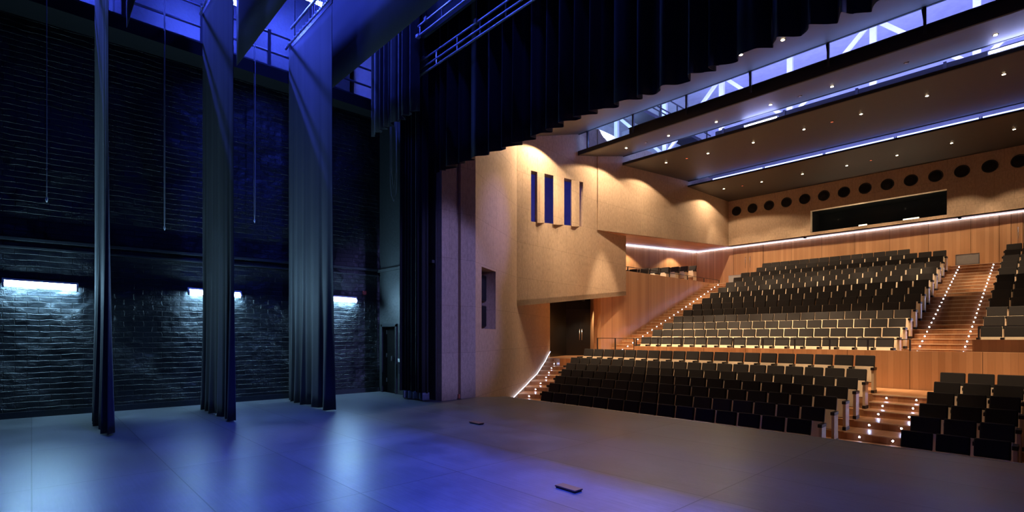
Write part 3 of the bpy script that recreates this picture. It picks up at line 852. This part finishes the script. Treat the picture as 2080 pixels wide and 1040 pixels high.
for (xa, xb) in ((-14.25, -12.25), (-3.42, -1.70)):
    for j in range(27):
        y1 = STEP_Y[j + 1] if j < 26 else 31.0
        fa.box(xa, xb, STEP_Y[j], y1, max(-0.5, STEP_Z[j] - 0.5), STEP_Z[j])
        if j: nosing.box(xa + 0.005, xb - 0.005, STEP_Y[j] - 0.012, STEP_Y[j] + 0.02, STEP_Z[j] - 0.02, STEP_Z[j] + 0.003)
struct('floor_steps', fa, M['stepwood'])
struct('trim_5', nosing, M['seatwood'])
# splayed side stair
JS = [3.3, 4.14, 5.03, 5.79, 6.68, 7.17, 7.63, 8.13, 8.45]
JZ = [0.67 - 0.155 * j for j in range(8, -1, -1)]
ls = MB(); lz = MB()
for i, s0 in enumerate(JS):
    s1 = JS[i + 1] if i < 8 else 9.4
    sbox(ls, s0, s1, 0.0, 1.45, -1.0, JZ[i] + 0.0775)
    sbox(lz, s0 - 0.012, s0 + 0.02, 0.03, 1.44, JZ[i] + 0.06, JZ[i] + 0.081)
struct('floor_side_stair', ls, M['stepwood'])
struct('trim_6', lz, M['seatwood'])
b = MB()
pts = [A + U * (s0 - 0.02) + Nn * 0.05 + UP * (z + 0.13) for s0, z in zip(JS, JZ)] + [A + U * 9.0 + Nn * 0.05 + UP * 1.0]
b.tube(pts, 0.010, 8)
o = b.build('led_strip', M['led_thin'], None, pts[4])
tag(o, 'white light strip climbing the wall along the left side stair', 'light strip', 'white light strips')

# step lights
def step_light(c, axis, label, group, store={}):
    key = 'a' if axis[0] == 0 else 'b'
    if key not in store:
        t = thing('step_light', c, label, 'lamp', group)
        r1 = MB().lathe([(0.032, 0.0), (0.032, 0.006), (0.024, 0.009)], c, axis, 16).build('bezel', M['chrome'], t, c)
        r2 = MB().lathe([(0.020, 0.004), (0.018, 0.012), (0.010, 0.015)], c, axis, 16).build('lens', M['steplens'], t, c)
        store[key] = (t, [r1, r2])
    else:
        copy_thing(store[key][0], store[key][1], c, label, group)
for k in range(1, 8):
    if k < 6: y, z = RY[k] - 0.58, RZ[k] - 0.0775
    elif k == 6: y, z = RY[6] - 0.98, RZ[5] + 0.081
    else: y, z = RY[6] - 0.58, RZ[6] - 0.081
    if k == 1: continue
    for x, sd in ((-3.12, 'left'), (-2.52, 'right')):
        step_light((x, y, z), (0, -1, 0), 'round step light, %s from the bottom on the %s of the lower centre aisle' % (ORD[k - 1], sd), 'lower aisle step lights')
for j in range(4, 27):
    for x, sd in ((-3.15, 'left'), (-2.08, 'right')):
        step_light((x, STEP_Y[j], STEP_Z[j] - 0.077), (0, -1, 0), 'round step light, %s from the bottom on the %s of the upper centre stair' % (ORD[j - 3], sd), 'upper stair step lights')
for j in range(2, 27):
    step_light((-13.65, STEP_Y[j], STEP_Z[j] - 0.077), (0, -1, 0), 'round step light, %s from the bottom on the stair by the wooden side wall' % ORD[j - 1], 'side stair step lights')
for i in range(1, 9):
    c = A + U * JS[i] + Nn * 0.42 + UP * JZ[i]
    step_light(tuple(c), tuple(-U), 'round step light, %s from the bottom on the stair under the beige wall' % ORD[i], 'entrance stair step lights')

# ------------------------------------------------------------------ seats
SP = 0.486
tilt = Matrix.Translation((0, -0.06, 0.72)) @ Matrix.Rotation(math.radians(-14), 4, 'X')
def seat_parts(mb, kind):
    if kind == 'backrest':
        mb.box(-0.222, 0.222, -0.045, 0.035, -0.112, 0.165, 0.022, mat=tilt, seg=3)
    elif kind == 'back_shell':
        mb.box(-0.215, 0.215, 0.036, 0.052, -0.26, 0.155, 0.005, mat=tilt, seg=1)
    elif kind == 'seat_shell':
        T = Matrix.Translation((0, -0.22, 0.425)) @ Matrix.Rotation(math.radians(-25), 4, 'X')
        mb.box(-0.212, 0.212, -0.03, -0.006, -0.20, 0.21, 0.008, mat=T, seg=2)
    elif kind == 'seat_cushion':
        T = Matrix.Translation((0, -0.22, 0.425)) @ Matrix.Rotation(math.radians(-25), 4, 'X')
        mb.box(-0.205, 0.205, -0.005, 0.06, -0.19, 0.185, 0.02, mat=T, seg=2)
    elif kind == 'armrest':
        mb.box(-0.040, 0.040, -0.45, -0.145, 0.545, 0.61, 0.008, seg=2)
    elif kind == 'armrest_post':
        mb.box(-0.030, 0.030, -0.42, -0.15, 0.07, 0.545, 0.004, seg=1)
    elif kind == 'foot':
        mb.box(-0.035, 0.035, -0.43, -0.13, 0.0, 0.07)
    bmesh.ops.scale(mb.bm, vec=(1, 1, 1.09), verts=mb.bm.verts)
    return mb
PART = (('backrest', 'seatcloth'), ('back_shell', 'seatwood'), ('seat_shell', 'seatwood'), ('seat_cushion', 'seatcloth'), ('armrest', 'arm'), ('armrest_post', 'seatwood'), ('foot', 'arm'))
ARM_X = SP / 2
def shift(mb, dx):
    bmesh.ops.translate(mb.bm, vec=(dx, 0, 0), verts=mb.bm.verts); return mb

seats = []      # (x, y, z, label, left_end)
def row(x0, x1, y, z, rowname, from_right=True, n=None):
    n = n or max(1, round((x1 - x0) / SP)); p_ = (x1 - x0) / n
    for i in range(n):
        k = (n - i) if from_right else (i + 1)
        seats.append((x0 + p_ * (i + 0.5), y, z, 'dark grey theatre seat, %s from the aisle, %s' % (ORD[k], rowname), i == 0))
for k in range(7):
    row(RXL[k], -3.45, RY[k], RZ[k], '%s row of the lower main block' % ('front' if k == 0 else 'rear' if k == 6 else ORD[k + 1]))
for k in range(6):
    row(-2.05, -2.05 + 5 * SP, RY[k], RZ[k], '%s row of the lower right block' % ('front' if k == 0 else 'rear' if k == 5 else ORD[k + 1]), False, 5)
UXL = [-12.2, -12.17, -12.14, -12.1, -12.08, -12.05, -12.0, -12.0, -11.97, -11.95, -11.92, -11.88, -11.4, -11.4]
for k in range(14):
    row(UXL[k], -3.5 if k < 13 else -4.9, UY[k], UZ[k], '%s row of the upper main block' % ('front' if k == 0 else 'rear' if k == 13 else ORD[k + 1]), True, None if k < 13 else 14)
for k in range(1, 13):
    row(-1.70, -1.70 + 4 * SP, UY[k], UZ[k], '%s row of the upper right block' % ('front' if k == 1 else ORD[k]), False, 4)
balc = []
for i in range(7):
    for q in range(3):
        balc.append((-15.75 + 0.5 * q, 22.0 + i * 1.0, 3.93 + 0.12 * (i + 1), 'dark theatre seat on the side balcony, %s row back, %s from the balcony front' % (ORD[i + 1], ORD[3 - q]), q == 0))
def infront(s):
    d = Vector((s[0], s[1], 0)); return d.dot(FW) > 0 and abs(d.dot(RT) / d.dot(FW)) < 1.01
vis = sorted([s for s in seats if infront(s)], key=lambda s: Vector(s[:3]).dot(FW))
near = vis[:300]; nearset = set(id(s) for s in near)
far = [s for s in vis if id(s) not in nearset]
near = near + balc
proto = None; ends = []
for s in near:
    loc = Vector(s[:3])
    if proto is None:
        proto = thing('theatre_seat', loc, s[3], 'seat', 'tip-up theatre seats')
        pc = []
        for nm, mt in PART:
            mb = seat_parts(MB(), nm)
            if nm in ('armrest', 'armrest_post', 'foot'): shift(mb, ARM_X)
            pc.append(mb.build(nm, M[mt], proto))
        extra = []
        for nm, mt in PART[4:]:
            o = shift(seat_parts(MB(), nm), -ARM_X).build(nm, M[mt], proto); extra.append(o)
        r = proto
        if not s[4]:
            for o in extra: o.parent = None
    else:
        r = copy_thing(proto, pc, loc, s[3])
        if s[4]: ends.append(r)
for r in ends:
    for o in extra:
        d = o.copy(); COL.objects.link(d); d.parent = r
if extra[0].parent is None:
    for o in extra: bpy.data.objects.remove(o)
# everything farther off, in the last rows and on the balcony, as one object
tpl = []
for nm, mt in PART:
    for side in ((1, -1) if nm in ('armrest', 'armrest_post', 'foot') else (0,)):
        mb = seat_parts(MB(), nm); shift(mb, ARM_X * side)
        mb.bm.verts.index_update()
        tpl.append(([v.co.copy() for v in mb.bm.verts], [[v.index for v in f.verts] for f in mb.bm.faces], {'seatcloth': 0, 'seatwood': 1, 'arm': 2}[mt], side, [f.smooth for f in mb.bm.faces]))
        mb.bm.free()
V_, F_, MI, SM = [], [], [], []
for s in far:
    for vs_, fs_, mi, side, sm in tpl:
        if side == -1 and not s[4]: continue
        b0 = len(V_)
        V_ += [(v.x + s[0], v.y + s[1], v.z + s[2]) for v in vs_]
        F_ += [[i + b0 for i in f] for f in fs_]; MI += [mi] * len(fs_); SM += sm
me = bpy.data.meshes.new('theatre_seats'); me.from_pydata(V_, [], F_)
me.polygons.foreach_set('material_index', MI); me.polygons.foreach_set('use_smooth', SM)
for m_ in ('seatcloth', 'seatwood', 'arm'): me.materials.append(M[m_])
me.uv_layers.new(name='UVMap')
o = bpy.data.objects.new('theatre_seats', me); COL.objects.link(o)
tag(o, 'dark seats filling the topmost rows below the wooden back wall', 'seats', None, 'stuff')

# ------------------------------------------------------------------ glass rails
def balustrade(x0, x1, Y, z0, z1, n, label, name='glass_balustrade'):
    c = ((x0 + x1) / 2, Y, z0)
    t = thing(name, c, label, 'railing', 'glass balustrades')
    MB().box(x0 + 0.03, x1 - 0.03, Y - 0.006, Y + 0.006, z0 + 0.03, z1 - 0.02).build('glass_panel', M['glass'], t, c)
    for k in range(n + 1):
        x = x0 + (x1 - x0) * k / n
        MB().box(x - 0.018, x + 0.018, Y - 0.02, Y + 0.02, z0, z1).build('post', M['steel_dark'], t, c)
    MB().box(x0, x1, Y - 0.014, Y + 0.014, z1 - 0.015, z1 + 0.008).build('top_rail', M['steel_dark'], t, c)
balustrade(-13.85, -12.0, 17.92, 0.75, 1.60, 2, 'short glass balustrade at the foot of the stair by the wooden side wall')
balustrade(-11.9, -3.0, 17.92, 1.28, 1.60, 9, 'long low glass balustrade on the parapet before the upper main block')
balustrade(-1.6, 3.0, 18.22, 1.60, 1.95, 5, 'low glass balustrade before the upper right seats')
def glass_screen(x0, x1, Y, z0, z1, label):
    c = ((x0 + x1) / 2, Y, z0)
    t = thing('glass_screen', c, label, 'screen', 'glass screens')
    MB().box(x0, x1, Y - 0.01, Y + 0.01, z0 + 0.02, z1 - 0.015).build('pane', M['glass_grey'], t, c)
    f = MB(); f.box(x0 - 0.015, x0 + 0.015, Y - 0.015, Y + 0.015, z0, z1); f.box(x1 - 0.015, x1 + 0.015, Y - 0.015, Y + 0.015, z0, z1); f.box(x0, x1, Y - 0.015, Y + 0.015, z1 - 0.02, z1 + 0.01); f.box(x0, x1, Y - 0.015, Y + 0.015, z0, z0 + 0.03)
    f.build('frame', M['steel'], t, c)
glass_screen(-3.30, -2.55, 29.2, 4.73, 5.18, 'grey glass screen at the head of the upper centre stair')
glass_screen(-13.3, -12.5, 29.4, 4.73, 5.15, 'grey glass screen at the head of the stair by the side wall')
rl = thing('parapet_rail', (-14.35, 25, 4.78), 'thin dark rail on top of the wooden balcony front', 'railing')
ro = (-14.35, 25, 4.78)
MB().tube([(-14.35, 20.7, 5.0), (-14.35, 30.5, 5.05)], 0.015, 6).build('rail', M['steel_dark'], rl, ro)
for k in range(6):
    y = 20.9 + 1.9 * k
    MB().box(-14.37, -14.33, y - 0.02, y + 0.02, 4.78, 5.02).build('post', M['steel_dark'], rl, ro)

# ------------------------------------------------------------------ ceiling panels with slots between
PAN = [(8.5, 16.4, 7.35, 9.95, 0.0), (16.4, 19.7, 9.08, 9.86, 0.06), (19.7, 25.6, 9.45, 9.92, 0.0), (25.6, 31.0, 9.62, 9.70, -0.06)]
for i, (y0, y1, z0, z1, fh) in enumerate(PAN):
    b = MB()
    b.hexa([(-17, y0, z0), (5, y0, z0), (5, y1, z1), (-17, y1, z1), (-17, y0, z0 + 0.08), (5, y0, z0 + 0.08), (5, y1, z1 + 0.08), (-17, y1, z1 + 0.08)])
    c_ = struct('ceiling', b, M['ceil'])
    e = MB()
    e.box(-17, 5, y0 - 0.05, y0 + 0.02, z0 - 0.01, z0 + 0.10 + fh)
    e.box(-17, 5, y1 - 0.03, y1 + 0.04, z1 - 0.02, z1 + 0.14)
    struct('trim_%d' % (7 + i), e, M['ceil_edge'])
struct('ceiling', MB().box(-17.5, 6, 8.4, 31.5, 13.3, 13.5), M['white_roof'])
struct('wall_roof_void', MB().box(-17.5, 6, 24.6, 24.8, 10.3, 13.3), M['white_roof'])
struct('wall_roof_void', MB().box(-17.5, -17.3, 8.4, 31.5, 9.5, 13.3), M['white_roof'])
struct('wall_roof_void', MB().box(-17.5, 6, 31.3, 31.5, 8.8, 13.3), M['white_roof'])
# roof trusses over the slots
for i, (Y, z0, z1, mt, lb) in enumerate(((22.3, 10.3, 13.2, 'truss', 'pale roof truss seen through the front ceiling slot'), )):
    t = thing('roof_truss', (-6, Y, z0), lb, 'truss')
    oo = (-6, Y, z0)
    MB().box(-16.5, 5, Y - 0.08, Y + 0.08, z0, z0 + 0.15).build('bottom_chord', M[mt], t, oo)
    MB().box(-16.5, 5, Y - 0.08, Y + 0.08, z1 - 0.15, z1).build('top_chord', M[mt], t, oo)
    for k in range(8):
        x = -16 + 2.8 * k
        MB().box(x - 0.1, x + 0.1, Y - 0.08, Y + 0.08, z0 + 0.15, z1 - 0.15).build('post', M[mt], t, oo)
        if k < 7:
            a_, b_ = (x + 0.1, x + 2.7) if k % 2 else (x + 2.7, x + 0.1)
            MB().hexa([(a_ - 0.1, Y - 0.05, z0 + 0.15), (a_ + 0.1, Y - 0.05, z0 + 0.15), (a_ + 0.1, Y + 0.05, z0 + 0.15), (a_ - 0.1, Y + 0.05, z0 + 0.15),
                       (b_ - 0.1, Y - 0.05, z1 - 0.15), (b_ + 0.1, Y - 0.05, z1 - 0.15), (b_ + 0.1, Y + 0.05, z1 - 0.15), (b_ - 0.1, Y + 0.05, z1 - 0.15)]).build('diagonal', M[mt], t, oo)
# dark hangers and beams crossing the front slot
for k in range(7):
    x = -13.2 + 2.15 * k
    t = thing('slot_hanger', (x, 16.5, 9.5), 'dark steel hanger crossing the front ceiling slot, %s from the left' % ORD[k + 1], 'hanger', 'slot hangers')
    MB().box(x - 0.03, x + 0.03, 16.40, 16.46, 9.2, 10.6).build('rod', M['steel_dark'], t, (x, 16.5, 9.5))
    MB().hexa([(x - 0.16, 16.50, 10.6), (x - 0.10, 16.50, 10.6), (x - 0.10, 16.54, 10.6), (x - 0.16, 16.54, 10.6), (x - 0.02, 16.48, 9.45), (x + 0.03, 16.48, 9.45), (x + 0.03, 16.52, 9.45), (x - 0.02, 16.52, 9.45)]).build('brace', M['steel_dark'], t, (x, 16.5, 9.5))
t = thing('slot_beam', (-3, 16.9, 9.2), 'long dark beam lying behind the front edge of the second ceiling panel', 'beam')
MB().box(-11.3, 5, 16.55, 16.75, 9.20, 9.52).build('web', M['ceil_edge'], t, (-3, 16.9, 9.2))
MB().box(-11.3, 5, 16.50, 16.80, 9.50, 9.54).build('flange', M['steel_dark'], t, (-3, 16.9, 9.2))
t = thing('slot_blocker', (-3, 20.7, 9.75), 'dark block added in the second ceiling slot to darken it', 'blocker')  # made-up block, put in to keep most of this slot dark
MB().box(-9.8, 5, 20.4, 21.1, 9.74, 10.02, 0.03).build('blocker_body', M['ceil_edge'], t, (-3, 20.7, 9.75))
for k in range(6):
    MB().box(-9.5 + 2.3 * k, -9.42 + 2.3 * k, 20.37, 21.13, 9.71, 10.05).build('flange', M['steel_dark'], t, (-3, 20.7, 9.75))
t = thing('catwalk', (-13.0, 19.5, 11.0), 'dark technical catwalk seen at the left end of the front ceiling slot', 'catwalk')
oo = (-13.0, 19.5, 11.0)
MB().box(-12.9, -12.0, 17.0, 24.5, 11.0, 11.15).build('deck', M['steel_dark'], t, oo)
for z in (11.55, 12.1):
    for x in (-12.9, -12.0): MB().tube([(x, 17, z), (x, 24.5, z)], 0.03, 6).build('rail', M['steel_dark'], t, oo)
for k in range(6):
    for x in (-12.9, -12.0): MB().box(x - 0.025, x + 0.025, 17.1 + 1.4 * k, 17.15 + 1.4 * k, 11.15, 12.1).build('post', M['steel_dark'], t, oo)
# tubes lying in the second slot, added glow bars in the third
fluorescent('fluorescent_lamp', (-8.45, 19.95, 9.68), (-7.2, 19.95, 9.68), 'blue-white tube glowing in the second ceiling slot, middle of the hall', M['tube_hall'], 'slot tubes', body_off=(0, 0, -0.07), rad=0.04)
fluorescent('fluorescent_lamp', (-1.55, 19.85, 9.68), (0.2, 19.85, 9.68), 'blue-white tube glowing in the second ceiling slot at the right edge', M['tube_hall'], 'slot tubes', body_off=(0, 0, -0.07), rad=0.06)
for k in range(6):
    x = -12.6 + 2.6 * k
    fluorescent('fluorescent_lamp', (x, 25.95, 9.82), (x + 2.56, 25.95, 9.82), 'added glow bar for the lit band in the third slot, %s from the left' % ORD[k + 1], emit('soft_blue_glow_bar', (0.28, 0.36, 1.0), 5) if k == 0 else bpy.data.materials['soft_blue_glow_bar'], 'slot tubes', body_off=(0, 0, -0.07), rad=0.04)  # glowing bars added to imitate the lit lavender band in this slot

# ------------------------------------------------------------------ downlights
DL = [(0, 'front', [(1505, 110, 1), (1590, 80, 1)]),
      (1, 'second', [(1272, 300, 1), (1312, 289, 0), (1358, 275, 1), (1455, 247, 1), (1565, 212, 1), (1625, 195, 0), (1690, 175, 1), (1841, 127, 0), (2022, 70, 1)]),
      (2, 'third', [(1353, 330, 1), (1395, 321, 2), (1438, 311, 1), (1530, 289, 1), (1633, 262, 1), (1690, 247, 2), (1749, 231, 1), (1883, 194, 1), (2039, 150, 1)]),
      (3, 'rear', [(1470, 383, 1), (1508, 377, 2), (1547, 369, 1), (1630, 353, 1), (1720, 336, 1), (1769, 325, 2), (1822, 315, 1), (1933, 290, 1), (2060, 262, 1)])]
PW = {1: 860, 2: 330, 3: 95}
AIM = {1: (0.9, 1.2, 42), 2: (4.6, 3.9, 24), 3: (2.4, 4.7, 66)}
stores = {}
for pi, pname, lst in DL:
    y0, y1, z0, z1, fh = PAN[pi]; slope = (z1 - z0) / (y1 - y0)
    for i, (px, py, on) in enumerate(lst):
        c = on_plane(px, py, y0, z0, slope)
        lb = '%s ceiling downlight, %s from the left in the %s ceiling panel' % ({1: 'small bright', 0: 'small unlit', 2: 'small dim red'}[on], ORD[i + 1], pname)
        if on not in stores:
            t = thing('downlight', c, lb, 'lamp', 'ceiling downlights')
            r1 = MB().lathe([(0.065, -0.02), (0.065, 0.012), (0.046, 0.016)], c, (0, 0, -1), 16).build('trim_ring', M['arm'], t, c)
            r2 = MB().lathe([(0.046, 0.0), (0.042, 0.022), (0.024, 0.026)], c, (0, 0, -1), 16).build('lens', {1: M['downlens'], 0: M['steel'], 2: M['dimlens']}[on], t, c)
            stores[on] = (t, [r1, r2])
        else:
            copy_thing(*stores[on], tuple(c), lb)
        if on == 1 and pi:
            ay, az, ang = AIM[pi]
            spot((c.x, c.y, c.z - 0.06), (c.x, c.y + ay, az), PW[pi] * K_SPOT, ang, WARM, 0.35)
# lamps beneath the balcony ceiling
for (y, pw) in ((23.2, 55), (27.9, 55)):
    spot((-15.2, y, ub0(0, y) - 0.08), (-15.2, y, 0), pw * K_SPOT, 128, WARM, 0.25)
